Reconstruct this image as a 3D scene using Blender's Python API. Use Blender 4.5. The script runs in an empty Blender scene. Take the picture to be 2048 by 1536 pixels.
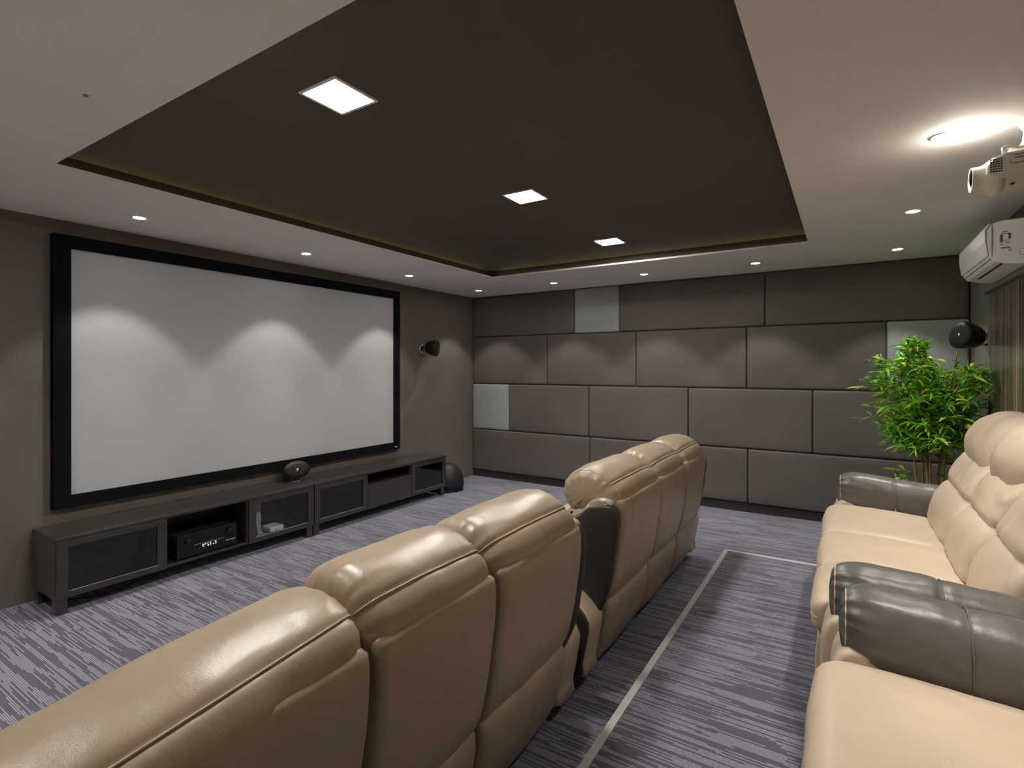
import bpy, bmesh, math, random
from mathutils import Vector, Matrix, noise

random.seed(7)
COL = bpy.context.scene.collection
PI = math.pi

# ------------------------------------------------------------------ dimensions
HC = 1.5364            # camera height
H = 2.5561             # lower ceiling
XF, XR = -4.55, 0.93   # front (screen) wall, rear wall
YP, YL = 6.15, -0.62   # panel wall, wall behind the camera
PZ = 0.20              # platform height

# ------------------------------------------------------------------ materials
def mat(name, color, rough=0.6, metal=0.0, spec=0.5, emit=None, estr=0.0, coat=0.0, sheen=0.0):
    m = bpy.data.materials.new(name); m.use_nodes = True
    b = m.node_tree.nodes['Principled BSDF']
    b.inputs['Base Color'].default_value = (*color, 1)
    b.inputs['Roughness'].default_value = rough
    b.inputs['Metallic'].default_value = metal
    b.inputs['Specular IOR Level'].default_value = spec
    b.inputs['Coat Weight'].default_value = coat
    b.inputs['Sheen Weight'].default_value = sheen
    if emit:
        b.inputs['Emission Color'].default_value = (*emit, 1)
        b.inputs['Emission Strength'].default_value = estr
    return m

def nodes(m):
    return m.node_tree.nodes, m.node_tree.links, m.node_tree.nodes['Principled BSDF']

def coords(m, scale, kind='Object'):
    N, L, b = nodes(m)
    tc = N.new('ShaderNodeTexCoord'); mp = N.new('ShaderNodeMapping')
    mp.inputs['Scale'].default_value = scale
    L.new(tc.outputs[kind], mp.inputs['Vector'])
    return mp.outputs['Vector']

def noise_tex(m, scale, s=1.0, detail=2.0, kind='Object', rough=0.5):
    N, L, b = nodes(m)
    t = N.new('ShaderNodeTexNoise')
    t.inputs['Scale'].default_value = s; t.inputs['Detail'].default_value = detail
    t.inputs['Roughness'].default_value = rough
    L.new(coords(m, scale, kind), t.inputs['Vector'])
    return t.outputs['Fac']

def ramp(m, fac, stops, interp='LINEAR'):
    N, L, b = nodes(m)
    r = N.new('ShaderNodeValToRGB'); r.color_ramp.interpolation = interp
    e = r.color_ramp.elements
    while len(e) < len(stops): e.new(0.5)
    for el, (p, c) in zip(e, stops):
        el.position = p; el.color = (*c, 1) if len(c) == 3 else c
    L.new(fac, r.inputs['Fac'])
    return r.outputs['Color']

def bump(m, fac, strength, dist=0.002, prev=None):
    N, L, b = nodes(m)
    n = N.new('ShaderNodeBump')
    n.inputs['Strength'].default_value = strength; n.inputs['Distance'].default_value = dist
    L.new(fac, n.inputs['Height'])
    if prev: L.new(prev, n.inputs['Normal'])
    L.new(n.outputs['Normal'], b.inputs['Normal'])
    return n.outputs['Normal']

def mottled(name, c, var=0.12, scale=3.0, rough=0.8, grain=400, gb=0.15, spec=0.3, sheen=0.0):
    m = mat(name, c, rough, spec=spec, sheen=sheen)
    N, L, b = nodes(m)
    f = noise_tex(m, (1, 1, 1), scale, 3)
    lo = tuple(x * (1 - var) for x in c); hi = tuple(x * (1 + var) for x in c)
    L.new(ramp(m, f, [(0.3, lo), (0.7, hi)]), b.inputs['Base Color'])
    bump(m, noise_tex(m, (1, 1, 1), grain, 1), gb, 0.001)
    return m

def leather(name, c, rough=0.36, peb=0.3):
    m = mat(name, c, rough, spec=0.5)
    N, L, b = nodes(m)
    f = noise_tex(m, (1, 1, 1), 5, 3)
    L.new(ramp(m, f, [(0.3, tuple(x * .93 for x in c)), (0.7, tuple(x * 1.05 for x in c))]), b.inputs['Base Color'])
    v = N.new('ShaderNodeTexVoronoi'); v.inputs['Scale'].default_value = 400
    L.new(coords(m, (1, 1, 1)), v.inputs['Vector'])
    n1 = bump(m, v.outputs['Distance'], peb, 0.0007)
    bump(m, noise_tex(m, (1, 1, 1), 14, 3, rough=.5), 0.32, 0.009, n1)
    r = noise_tex(m, (1, 1, 1), 9, 2)
    mr = N.new('ShaderNodeMapRange')
    mr.inputs['To Min'].default_value = rough - .06; mr.inputs['To Max'].default_value = rough + .08
    L.new(r, mr.inputs['Value']); L.new(mr.outputs['Result'], b.inputs['Roughness'])
    return m

M = {}
M['ceiling'] = mottled('white ceiling paint', (.86, .83, .805), .01, 2, .85, 300, .03)
M['tray'] = mottled('dark brown ceiling paint', (.105, .088, .078), .04, 2, .8, 300, .03)
M['wallbrown'] = mottled('taupe wall fabric', (.150, .128, .110), .06, 4, .9, 500, .12)
M['wallgrey'] = mottled('grey wall paint', (.16, .155, .145), .04, 3, .75, 400, .05)
M['wallpale'] = mottled('pale wall paint', (.66, .64, .61), .04, 3, .75, 400, .05)  # for the unseen left wall, pale so it bounces light onto the ceiling
M['panel'] = mottled('dark taupe acoustic fabric', (.125, .108, .099), .06, 3, .92, 600, .2, .2)
M['panel_pale'] = mottled('pale grey acoustic fabric', (.31, .324, .313), .04, 3, .9, 600, .2, .2)
M['skirting'] = mottled('dark skirting', (.035, .032, .030), .1, 5, .6, 200, .05)
M['screen'] = mottled('projection screen fabric', (.44, .435, .44), .01, 2, .75, 900, .02, .3)
M['velvet'] = mottled('black velvet', (.006, .006, .008), .1, 5, .9, 800, .1, .1)
M['black'] = mottled('black plastic', (.012, .012, .012), .1, 5, .35, 400, .05)
M['blackmatt'] = mottled('matt black', (.010, .010, .010), .1, 5, .6, 400, .05)
M['mesh'] = mottled('black speaker mesh', (.02, .02, .019), .15, 200, .45, 900, .4)
M['chrome'] = mat('polished metal', (.62, .61, .59), .18, 1.0)
M['steel'] = mottled('brushed steel strip', (.62, .61, .58), .05, 30, .45, 200, .03)
nodes(M['steel'])[2].inputs['Metallic'].default_value = .45
M['beige'] = leather('beige leather', (.405, .318, .221), .32, .26)
M['beige_front'] = leather('beige leather smooth', (.53, .42, .305), .42, .16)
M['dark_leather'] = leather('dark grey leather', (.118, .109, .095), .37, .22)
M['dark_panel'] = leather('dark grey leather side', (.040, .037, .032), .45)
M['seam'] = mottled('beige piping', (.58, .47, .34), .05, 20, .45, 300, .05)
M['seam_dark'] = mottled('dark piping', (.16, .145, .12), .05, 20, .45, 300, .05)
M['gap'] = mottled('black upholstery lining', (.01, .009, .008), .1, 5, .9, 300, .05)
M['white'] = mottled('white plastic', (.88, .87, .86), .02, 4, .35, 300, .02)
M['cream'] = mottled('cream plastic', (.70, .66, .58), .02, 4, .32, 300, .02)
M['greyink'] = mottled('grey print', (.16, .155, .15), .05, 4, .6, 300, .02)
M['slot'] = mottled('dark slot', (.012, .011, .010), .05, 4, .7, 300, .02)
M['paper'] = mottled('white paper tag', (.75, .75, .73), .15, 40, .6, 300, .05)
M['card'] = mottled('pale grey card', (.36, .37, .37), .35, 45, .6, 300, .05)
M['cane'] = mottled('bamboo cane', (.34, .23, .075), .25, 12, .5, 100, .1)
M['soil'] = mottled('dark soil', (.03, .022, .015), .3, 40, .95, 100, .5)
M['pot'] = mottled('black pot', (.02, .02, .02), .1, 4, .4, 100, .05)
M['lamp'] = mat('lit lamp', (1, 1, 1), .5, emit=(1, .962, .91), estr=30)
M['panel_lamp'] = mat('lit panel', (1, 1, 1), .5, emit=(1, .968, .92), estr=168)
M['display'] = mat('lit display', (.1, .1, .1), .5, emit=(.75, .85, 1), estr=.9)

# black-brown wood of the bench, grain along y
m = mat('black brown wood', (.04, .033, .028), .32, spec=.6, coat=.9)
nodes(m)[2].inputs['Coat Roughness'].default_value = .28; M['wood'] = m
N, L, b = nodes(m)
f = noise_tex(m, (60, 2.2, 60), 1, 4, rough=.6)
L.new(ramp(m, f, [(.3, (.017, .014, .012)), (.7, (.043, .036, .032))]), b.inputs['Base Color'])
bump(m, f, .08, .001)
# striped veneer of the sliding door, grain along z
m = mat('striped dark veneer', (.08, .06, .04), .30, spec=.4, coat=.08); M['veneer'] = m
N, L, b = nodes(m)
f = noise_tex(m, (1, 46, .35), 1, 4, rough=.62)
L.new(ramp(m, f, [(.38, (.03, .023, .016)), (.5, (.13, .10, .07)), (.62, (.38, .30, .21))]), b.inputs['Base Color'])
# smoked glass
def glass(name, tint):
    m = bpy.data.materials.new(name); m.use_nodes = True
    N, L = m.node_tree.nodes, m.node_tree.links
    N.remove(N['Principled BSDF'])
    g = N.new('ShaderNodeBsdfGlossy'); g.inputs['Roughness'].default_value = .05; g.inputs['Color'].default_value = (.9, .93, .95, 1)
    t = N.new('ShaderNodeBsdfTransparent'); t.inputs['Color'].default_value = tint
    fr = N.new('ShaderNodeFresnel'); fr.inputs['IOR'].default_value = 1.75
    mx = N.new('ShaderNodeMixShader')
    ge = N.new('ShaderNodeNewGeometry'); ma = N.new('ShaderNodeMath'); ma.operation = 'MULTIPLY_ADD'; ma.use_clamp = True
    L.new(ge.outputs['Backfacing'], ma.inputs[0]); ma.inputs[1].default_value = -10; L.new(fr.outputs['Fac'], ma.inputs[2])
    L.new(ma.outputs[0], mx.inputs[0]); L.new(t.outputs[0], mx.inputs[1]); L.new(g.outputs[0], mx.inputs[2])
    L.new(mx.outputs[0], N['Material Output'].inputs['Surface'])
    return m
M['glass'] = glass('smoked glass', (.52, .54, .535, 1))
M['glass_clear'] = glass('lightly smoked glass', (.88, .89, .885, 1))
# carpet: streaks along x
def carpet(name):
    """dark speckled pile with broken pale lines running along x, about 7 mm apart"""
    m = mat(name, (.15, .145, .16), .95, spec=.15, sheen=.38)
    nodes(m)[2].inputs['Sheen Tint'].default_value = (.86, .87, 1, 1)
    N, L, b = nodes(m)
    def math_(op, a, b_=None, c=None):
        n = N.new('ShaderNodeMath'); n.operation = op
        for i, v in enumerate((a, b_, c)):
            if v is None: continue
            if hasattr(v, 'is_output'): L.new(v, n.inputs[i])
            else: n.inputs[i].default_value = v
        return n.outputs[0]
    tc = N.new('ShaderNodeTexCoord'); sp = N.new('ShaderNodeSeparateXYZ'); L.new(tc.outputs['Object'], sp.inputs[0])
    x, y = sp.outputs['X'], sp.outputs['Y']
    t = math_('MULTIPLY', y, 1 / .0076)
    row = math_('FLOOR', t); fr = math_('FRACT', t)
    line = math_('LESS_THAN', math_('ADD', math_('ABSOLUTE', math_('SUBTRACT', fr, .5)), math_('MULTIPLY', math_('SUBTRACT', noise_tex(m, (90, 260, 1), 1, 2), .5), .55)), .29)
    def n3(sx, sy):
        cv = N.new('ShaderNodeCombineXYZ'); L.new(math_('MULTIPLY', x, sx), cv.inputs[0]); L.new(math_('MULTIPLY', row, sy), cv.inputs[1])
        nt = N.new('ShaderNodeTexNoise'); nt.inputs['Scale'].default_value = 1; nt.inputs['Detail'].default_value = 1
        L.new(cv.outputs[0], nt.inputs['Vector']); return nt.outputs['Fac']
    grp = n3(1.7, .30); ind = n3(2.6, 5.37)
    on = math_('ADD', math_('MULTIPLY', grp, .34), math_('MULTIPLY', ind, .66))
    mk = math_('MULTIPLY', math_('GREATER_THAN', on, .495), line)
    speck = noise_tex(m, (1, 1, 1), 420, 2)
    base = ramp(m, speck, [(.3, (.046, .045, .058)), (.7, (.098, .096, .120))])
    lite = ramp(m, speck, [(.3, (.215, .213, .252)), (.7, (.32, .318, .37))])
    mx = N.new('ShaderNodeMix'); mx.data_type = 'RGBA'
    L.new(mk, mx.inputs[0]); L.new(base, mx.inputs[6]); L.new(lite, mx.inputs[7])
    L.new(mx.outputs[2], b.inputs['Base Color'])
    bump(m, math_('ADD', math_('MULTIPLY', mk, .5), speck), .35, .003)
    return m
M['carpet'] = carpet('striped grey carpet')
# bamboo leaves, colour per leaf
m = mat('bamboo leaf', (.05, .22, .02), .42, spec=.4); M['leaf'] = m
N, L, b = nodes(m)
gi = N.new('ShaderNodeNewGeometry')
L.new(ramp(m, gi.outputs['Random Per Island'], [(0, (.03, .16, .02)), (.3, (.08, .37, .025)), (.62, (.28, .68, .04)), (1, (.78, .90, .12))]), b.inputs['Base Color'])

tr = N.new('ShaderNodeBsdfTranslucent'); hs = N.new('ShaderNodeMixShader'); hs.inputs[0].default_value = .32
L.new(b.inputs['Base Color'].links[0].from_socket, tr.inputs['Color'])
L.new(b.outputs[0], hs.inputs[1]); L.new(tr.outputs[0], hs.inputs[2]); L.new(hs.outputs[0], N['Material Output'].inputs['Surface'])

# ------------------------------------------------------------------ mesh helpers
def link(name, bm, m, parent=None, smooth=False, loc=(0, 0, 0)):
    me = bpy.data.meshes.new(name)
    bmesh.ops.recalc_face_normals(bm, faces=bm.faces[:])
    o_ = Vector(loc)
    if parent is not None: o_ = Vector((0, 0, 0))
    ref = Vector(parent_world(parent)) if parent is not None else Vector(loc)
    bmesh.ops.translate(bm, verts=bm.verts[:], vec=-ref)
    for f in bm.faces: f.smooth = smooth
    bm.to_mesh(me); bm.free()
    o = bpy.data.objects.new(name, me); COL.objects.link(o)
    o.data.materials.append(m)
    if parent is not None: o.parent = parent
    else: o.location = loc
    return o

def parent_world(p):
    v = Vector((0, 0, 0))
    while p is not None:
        v += p.location; p = p.parent
    return v

def tag(o, label=None, cat=None, group=None, kind=None):
    if label: o['label'] = label
    if cat: o['category'] = cat
    if group: o['group'] = group
    if kind: o['kind'] = kind
    return o

def thing(name, loc, label, cat, group=None):
    o = bpy.data.objects.new(name, None); COL.objects.link(o)
    o.empty_display_size = .1; o.location = loc
    return tag(o, label, cat, group)

def box(bm, x0, x1, y0, y1, z0, z1, bev=0.0, seg=2):
    r = bmesh.ops.create_cube(bm, size=1)
    vs = r['verts']
    for v in vs:
        v.co = Vector(((x0 + x1) / 2 + v.co.x * (x1 - x0), (y0 + y1) / 2 + v.co.y * (y1 - y0), (z0 + z1) / 2 + v.co.z * (z1 - z0)))
    if bev > 0:
        es = list({e for v in vs for e in v.link_edges})
        bmesh.ops.bevel(bm, geom=es, offset=bev, segments=seg, profile=.5, affect='EDGES')
    return bm

def boxes(*bs):
    bm = bmesh.new()
    for b_ in bs: box(bm, *b_)
    return bm

def tube(bm, pts, r, seg=8, cap=True):
    pts = [Vector(p) for p in pts]; rings = []
    for i, p in enumerate(pts):
        d = (pts[min(i + 1, len(pts) - 1)] - pts[max(i - 1, 0)]).normalized()
        a = d.orthogonal().normalized() if i == 0 else (rings_a - d * rings_a.dot(d)).normalized()
        rings_a = a; c = d.cross(a)
        rr = r[i] if isinstance(r, (list, tuple)) else r
        rings.append([bm.verts.new(p + (a * math.cos(2 * PI * k / seg) + c * math.sin(2 * PI * k / seg)) * rr) for k in range(seg)])
    for A, B in zip(rings, rings[1:]):
        for k in range(seg):
            bm.faces.new((A[k], A[(k + 1) % seg], B[(k + 1) % seg], B[k]))
    if cap:
        bm.faces.new(rings[0][::-1]); bm.faces.new(rings[-1])
    return bm

def lathe(bm, prof, centre=(0, 0, 0), seg=32, mtx=None):
    """prof: (r, z) points from bottom axis to top axis"""
    rings = []
    for r, z in prof:
        if r < 1e-6: rings.append([bm.verts.new((0, 0, z))])
        else: rings.append([bm.verts.new((r * math.cos(2 * PI * k / seg), r * math.sin(2 * PI * k / seg), z)) for k in range(seg)])
    for A, B in zip(rings, rings[1:]):
        for k in range(seg):
            k2 = (k + 1) % seg
            if len(A) == 1 and len(B) == 1: continue
            if len(A) == 1: bm.faces.new((A[0], B[k2], B[k]))
            elif len(B) == 1: bm.faces.new((A[k], A[k2], B[0]))
            else: bm.faces.new((A[k], A[k2], B[k2], B[k]))
    vs = [v for R_ in rings for v in R_]
    if mtx is not None: bmesh.ops.transform(bm, matrix=mtx, verts=vs)
    bmesh.ops.translate(bm, verts=vs, vec=centre)
    return bm

def catmull(P, n, closed=True):
    out = []; K = len(P)
    dense = []
    for i in range(K if closed else K - 1):
        p0, p1, p2, p3 = (P[(i - 1) % K], P[i], P[(i + 1) % K], P[(i + 2) % K]) if closed else (P[max(i - 1, 0)], P[i], P[i + 1], P[min(i + 2, K - 1)])
        for s in range(16):
            t = s / 16
            dense.append(tuple(.5 * ((2 * p1[j]) + (-p0[j] + p2[j]) * t + (2 * p0[j] - 5 * p1[j] + 4 * p2[j] - p3[j]) * t * t
                                     + (-p0[j] + 3 * p1[j] - 3 * p2[j] + p3[j]) * t ** 3) for j in range(len(p0))))
    if closed: dense.append(dense[0])
    else: dense.append(tuple(P[-1]))
    Ls = [0]
    for a, c in zip(dense, dense[1:]): Ls.append(Ls[-1] + math.dist(a, c))
    tot = Ls[-1]; j = 0
    for i in range(n):
        d = tot * i / (n if closed else n - 1)
        while j < len(Ls) - 2 and Ls[j + 1] < d: j += 1
        k = (d - Ls[j]) / max(Ls[j + 1] - Ls[j], 1e-9)
        out.append(tuple(dense[j][q] + (dense[j + 1][q] - dense[j][q]) * min(k, 1) for q in range(len(P[0]))))
    return out

def pillow(name, m, parent, prof, t0, t1, axis='y', r=.03, er=.04, wr=0.0, wf=7.0, n=56, st=22, cap=.006, crown=0.0, puck=None, groove=None, seed=0, smooth_prof=True, pipes=(), rings_=(), warp=None):
    """sweep a closed profile along an axis with soft rounded ends; wr wrinkle height; puck: (end, amp, count) gathers at an end"""
    P = catmull(prof, n) if smooth_prof else prof
    n = len(P)
    area = sum(P[i][0] * P[(i + 1) % n][1] - P[(i + 1) % n][0] * P[i][1] for i in range(n))
    if area < 0: P = P[::-1]
    nrm = []
    for i in range(n):
        a, c = P[(i - 1) % n], P[(i + 1) % n]
        d = (c[0] - a[0], c[1] - a[1]); l = math.hypot(*d) or 1
        nrm.append((d[1] / l, -d[0] / l))
    ends = [er * (1 - math.cos(PI / 2 * k / 6)) for k in range(7)]
    ts = [t0 + e for e in ends] + [t0 + er + (t1 - t0 - 2 * er) * k / st for k in range(1, st)] + [t1 - e for e in ends[::-1]]
    pidx = [min(range(n), key=lambda i: (P[i][0] - q_[0]) ** 2 + (P[i][1] - q_[1]) ** 2) for q_ in pipes]
    bm = bmesh.new(); rings = []
    off = Vector((seed * 3.1, seed * 1.7, seed * 2.3))
    for t in ts:
        d = min(t - t0, t1 - t)
        ins = r * (1 - math.sqrt(max(0, 1 - (1 - min(d / er, 1)) ** 2))) if er > 0 else 0
        s = (t - t0) / (t1 - t0)
        bul = crown * (4 * s * (1 - s))
        ring = []
        for i, (p, q) in enumerate(zip(P, nrm)):
            k = -ins + bul
            if groove:
                for gt, gw, gd in groove: k -= gd * math.exp(-((t - gt) / gw) ** 2)
            pos3 = Vector((p[0], t, p[1])) if axis == 'y' else Vector((t, p[0], p[1]))
            if wr: k += wr * noise.fractal(pos3 * wf + off, 1.0, 2.0, 3)
            if puck:
                for end, amp, cnt in puck:
                    dd = (t - t0) if end == 0 else (t1 - t)
                    k -= amp * math.exp(-dd / .05) * (.5 + .5 * math.sin(i / n * 2 * PI * cnt + 2.5 * noise.noise(Vector((i * .35, end, seed)))))
            for pi_ in pidx:
                dd = math.hypot(p[0] - P[pi_][0], p[1] - P[pi_][1])
                k -= .007 * math.exp(-(dd / .012) ** 2)
            a_, b_ = p[0] + q[0] * k, p[1] + q[1] * k
            c3 = Vector((a_, t, b_)) if axis == 'y' else Vector((t, a_, b_))
            if warp: c3 = warp(c3)
            ring.append(bm.verts.new(c3))
        rings.append(ring)
    for A, B in zip(rings, rings[1:]):
        for k in range(n): bm.faces.new((A[k], A[(k + 1) % n], B[(k + 1) % n], B[k]))
    for ring, sg in ((rings[0], -1), (rings[-1], 1)):
        c = sum((v.co for v in ring), Vector()) / n
        ax = Vector((0, sg, 0)) if axis == 'y' else Vector((sg, 0, 0))
        mid = [bm.verts.new(c + (v.co - c) * .55 + ax * cap * .75) for v in ring]
        cv = bm.verts.new(c + ax * cap)
        for k in range(n):
            bm.faces.new((ring[k], ring[(k + 1) % n], mid[(k + 1) % n], mid[k]))
            bm.faces.new((mid[k], mid[(k + 1) % n], cv))
    cen = [sum((v.co for v in R_), Vector()) / n for R_ in rings]
    extra = []
    for pi_ in pidx:
        lo_ = max([1] + [lv for e_, lv in rings_ if e_ == 0]); hi_ = max([1] + [lv for e_, lv in rings_ if e_ == 1])
        extra.append([R_[pi_].co + (R_[pi_].co - c_).normalized() * .0036 for R_, c_ in list(zip(rings, cen))[lo_:-hi_]])
    for end, lev in rings_:
        R_ = rings[lev] if end == 0 else rings[-1 - lev]
        extra.append([v.co.copy() for v in R_] + [R_[0].co.copy()])
    o = link(name, bm, m, parent, smooth=True)
    for e_ in extra:
        b2 = bmesh.new(); tube(b2, e_, .0026, 6); link('piping', b2, M['seam'], o, True)
    return o

def prism(name, m, parent, prof, t0, t1, axis='y', bev=.004):
    bm = bmesh.new()
    f3 = (lambda a, b_, t: (a, t, b_)) if axis == 'y' else (lambda a, b_, t: (t, a, b_))
    A = [bm.verts.new(f3(a, b_, t0)) for a, b_ in prof]; B = [bm.verts.new(f3(a, b_, t1)) for a, b_ in prof]
    n = len(prof)
    bm.faces.new(A); bm.faces.new(B[::-1])
    for k in range(n): bm.faces.new((A[k], B[k], B[(k + 1) % n], A[(k + 1) % n]))
    bmesh.ops.recalc_face_normals(bm, faces=bm.faces[:])
    if bev: bmesh.ops.bevel(bm, geom=bm.edges[:], offset=bev, segments=3, profile=.5, affect='EDGES')
    return link(name, bm, m, parent)

def struct(name, bm, m):
    o = link(name, bm, m); o['kind'] = 'structure'; return o

# ------------------------------------------------------------------ the setting
T = .1
struct('floor', boxes((XF - T, XR + T, YL - T, YP + T, -.1, 0)), M['carpet'])
struct('floor_platform', boxes((-.752, XR, YL, 4.128, 0, PZ)), M['carpet'])
# metal nosing round the platform edge, an L of flat strip with a turned-down lip
bm = boxes((-.760, -.731, YL, 4.142, PZ - .001, PZ + .003), (-.731, XR, 4.112, 4.142, PZ - .001, PZ + .003),
           (-.760, -.756, YL, 4.142, PZ - .03, PZ), (-.760, XR, 4.138, 4.142, PZ - .03, PZ))
struct('trim_1', bm, M['steel'])
struct('wall_front', boxes((XF - T, XF, YL - T, YP + T, 0, 2.8)), M['wallbrown'])
struct('wall_right', boxes((XF, XR + T, YP, YP + T, 0, 2.8)), M['wallgrey'])
struct('wall_rear', boxes((XR, XR + T, YL - T, YP, 0, 2.8)), M['wallgrey'])
struct('wall_left', boxes((XF, XR, YL - T, YL, 0, 2.8)), M['wallpale'])
struct('baseboard_right', boxes((XF, XR, 6.125, YP, 0, .088)), M['skirting'])
TX0, TX1, TY0, TY1 = -3.3657, -.2627, 1.0016, 4.906
c1 = H + .016
struct('ceiling', boxes((XF - T, XR + T, YL - T, TY0, H, c1), (XF - T, XR + T, TY1, YP + T, H, c1),
                        (XF - T, TX0, TY0, TY1, H, c1), (TX1, XR + T, TY0, TY1, H, c1)), M['ceiling'])
ZT = 2.66
VX0, VX1, VY0, VY1 = TX0 - .13, TX1 + .13, TY0 - .13, TY1 + .13
struct('ceiling_tray', boxes((VX0 - .02, VX1 + .02, VY0 - .02, VY1 + .02, ZT, ZT + .02), (VX0 - .02, VX0, VY0, VY1, c1, ZT), (VX1, VX1 + .02, VY0, VY1, c1, ZT),
                             (VX0, VX1, VY0 - .02, VY0, c1, ZT), (VX0, VX1, VY1, VY1 + .02, c1, ZT)), M['tray'])

# sliding door of striped veneer on the rear wall, its head track and lock plate
d = thing('door_1', (XR - .02, 3.6, 0), 'dark striped veneer sliding door on the wall behind the sofas', 'door')
d['kind'] = 'structure'
link('door_leaf', boxes((XR - .03, XR - .001, 1.3, 5.27, PZ * 0 + .2, 2.10, .003)), M['veneer'], d)
link('head_track', boxes((XR - .06, XR - .001, 1.25, 5.30, 2.10, 2.165, .006)), M['wallgrey'], d)
link('lock_plate', boxes((XR - .036, XR - .03, 5.215, 5.245, 1.20, 1.30, .004)), M['black'], d)

# ------------------------------------------------------------------ padded wall panels
def panel(x0, x1, z0, z1, pale, label):
    g = .003; yb, yf = YP - .003, 6.108
    bm = bmesh.new()
    nx, nz = 14, 8
    def fr(u):    # rounded edge: distance from the edge pulls the face back
        return u
    rows = []
    W, Hh = x1 - x0 - 2 * g, z1 - z0 - 2 * g
    R = .022
    us = [0, .003, .008, .014, R] + [R + (W - 2 * R) * k / nx for k in range(1, nx)] + [W - R, W - .014, W - .008, W - .003, W]
    vs = [0, .003, .008, .014, R] + [R + (Hh - 2 * R) * k / nz for k in range(1, nz)] + [Hh - R, Hh - .014, Hh - .008, Hh - .003, Hh]
    def dep(d_): return R - math.sqrt(max(0, R * R - (R - min(d_, R)) ** 2))
    for v in vs:
        row = []
        for u in us:
            du, dv = min(u, W - u), min(v, Hh - v)
            # rounded corners in plan
            px, pz = u, v
            if du < R and dv < R:
                dd = R - math.hypot(R - du, R - dv)
                dd = max(dd, 0)
            else: dd = min(du, dv)
            y = yf + dep(dd) + .004 * noise.noise(Vector(((x0 + u) * 2.2, z0 * 3, (z0 + v) * 2.2)))
            # pull the extreme corner in
            if du < R and dv < R and math.hypot(R - du, R - dv) > R:
                k = R / math.hypot(R - du, R - dv)
                nu, nv = R - (R - du) * k, R - (R - dv) * k
                px = nu if u < W / 2 else W - nu; pz = nv if v < Hh / 2 else Hh - nv
            row.append(bm.verts.new((x0 + g + px, y, z0 + g + pz)))
        rows.append(row)
    for A, B in zip(rows, rows[1:]):
        for k in range(len(A) - 1): bm.faces.new((A[k], A[k + 1], B[k + 1], B[k]))
    # sides back to the wall
    loop = rows[0] + [r_[-1] for r_ in rows[1:]] + rows[-1][-2::-1] + [r_[0] for r_ in rows[-2:0:-1]]
    back = [bm.verts.new((v.co.x, yb, v.co.z)) for v in loop]
    for k in range(len(loop)):
        k2 = (k + 1) % len(loop)
        bm.faces.new((loop[k], loop[k2], back[k2], back[k]))
    o = link('acoustic_panel', bm, M['panel_pale'] if pale else M['panel'], None, True, ((x0 + x1) / 2, YP - .003, z0))
    return tag(o, label, 'wall panel', 'padded acoustic panels on the right wall')

Z = [.092, .678, 1.322, 1.984, 2.552]
XL, XE = XF + .004, XR - .006
panel(XL, -2.722, Z[0], Z[1], 0, 'dark padded wall panel in the bottom row, in the corner by the screen wall')
panel(-2.722, -.893, Z[0], Z[1], 0, 'dark padded wall panel in the bottom row, mostly hidden behind the far front sofa')
panel(-.893, XE, Z[0], Z[1], 0, 'dark padded wall panel in the bottom row, behind the bamboo plant')
panel(XL, -3.93, Z[1], Z[2], 1, 'small pale grey padded panel in the second row from the floor, touching the screen wall')
panel(-3.93, -2.736, Z[1], Z[2], 0, 'dark padded panel just right of the small pale panel at the screen-wall corner')
panel(-2.736, -1.515, Z[1], Z[2], 0, 'dark padded panel, middle one of three wide ones in the second row from the floor')
panel(-1.515, -.289, Z[1], Z[2], 0, 'dark padded panel directly above and right of the far front sofa headrests')
panel(-.289, XE, Z[1], Z[2], 0, 'dark padded panel in the second row from the floor, partly covered by bamboo leaves')
panel(XL, -3.336, Z[2], Z[3], 0, 'dark padded panel in the third row up, in the screen-wall corner above the pale one')
panel(-3.336, -2.127, Z[2], Z[3], 0, 'dark padded panel in the third row up, second from the screen wall')
panel(-2.127, -.903, Z[2], Z[3], 0, 'dark padded panel in the third row up, third from the screen wall')
panel(-.903, .32, Z[2], Z[3], 0, 'dark padded panel in the third row up, left of the pale panel behind the bamboo')
panel(.32, XE, Z[2], Z[3], 1, 'pale grey padded panel behind the top of the bamboo plant')
panel(XL, -2.937, Z[3], Z[4], 0, 'dark padded panel in the top row, left of the pale square')
panel(-2.937, -2.334, Z[3], Z[4], 1, 'pale grey square padded panel in the top row under the ceiling')
panel(-2.334, -.724, Z[3], Z[4], 0, 'dark padded panel in the top row, right of the pale square')
panel(-.724, XE, Z[3], Z[4], 0, 'dark padded panel in the top row, rightmost beside the air conditioner')

# ------------------------------------------------------------------ projection screen
s = thing('projection_screen', (XF, 2.96, .585), 'large pale grey fixed-frame projection screen with black border on the front wall', 'screen')
xs0, xs1 = XF + .001, XF + .06
bm = bmesh.new()
oy0, oy1, oz0, oz1 = 1.342, 4.592, .584, 2.450
iy0, iy1, iz0, iz1 = 1.438, 4.500, .668, 2.361
def q(y, z, x): return bm.verts.new((x, y, z))
lo = [(oy0, oz0), (oy1, oz0), (oy1, oz1), (oy0, oz1)]; li = [(iy0, iz0), (iy1, iz0), (iy1, iz1), (iy0, iz1)]
OB = [q(*p, xs0) for p in lo]; OF = [q(*p, xs1) for p in lo]; IF = [q(*p, xs1) for p in li]; IB = [q(*p, xs0 + .02) for p in li]
for k in range(4):
    k2 = (k + 1) % 4
    bm.faces.new((OB[k], OB[k2], OF[k2], OF[k])); bm.faces.new((OF[k], OF[k2], IF[k2], IF[k])); bm.faces.new((IF[k], IF[k2], IB[k2], IB[k]))
link('frame', bm, M['velvet'], s)
link('screen_surface', boxes((xs0 + .02, xs0 + .04, iy0 - .01, iy1 + .01, iz0 - .01, iz1 + .01)), M['screen'], s)
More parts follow.
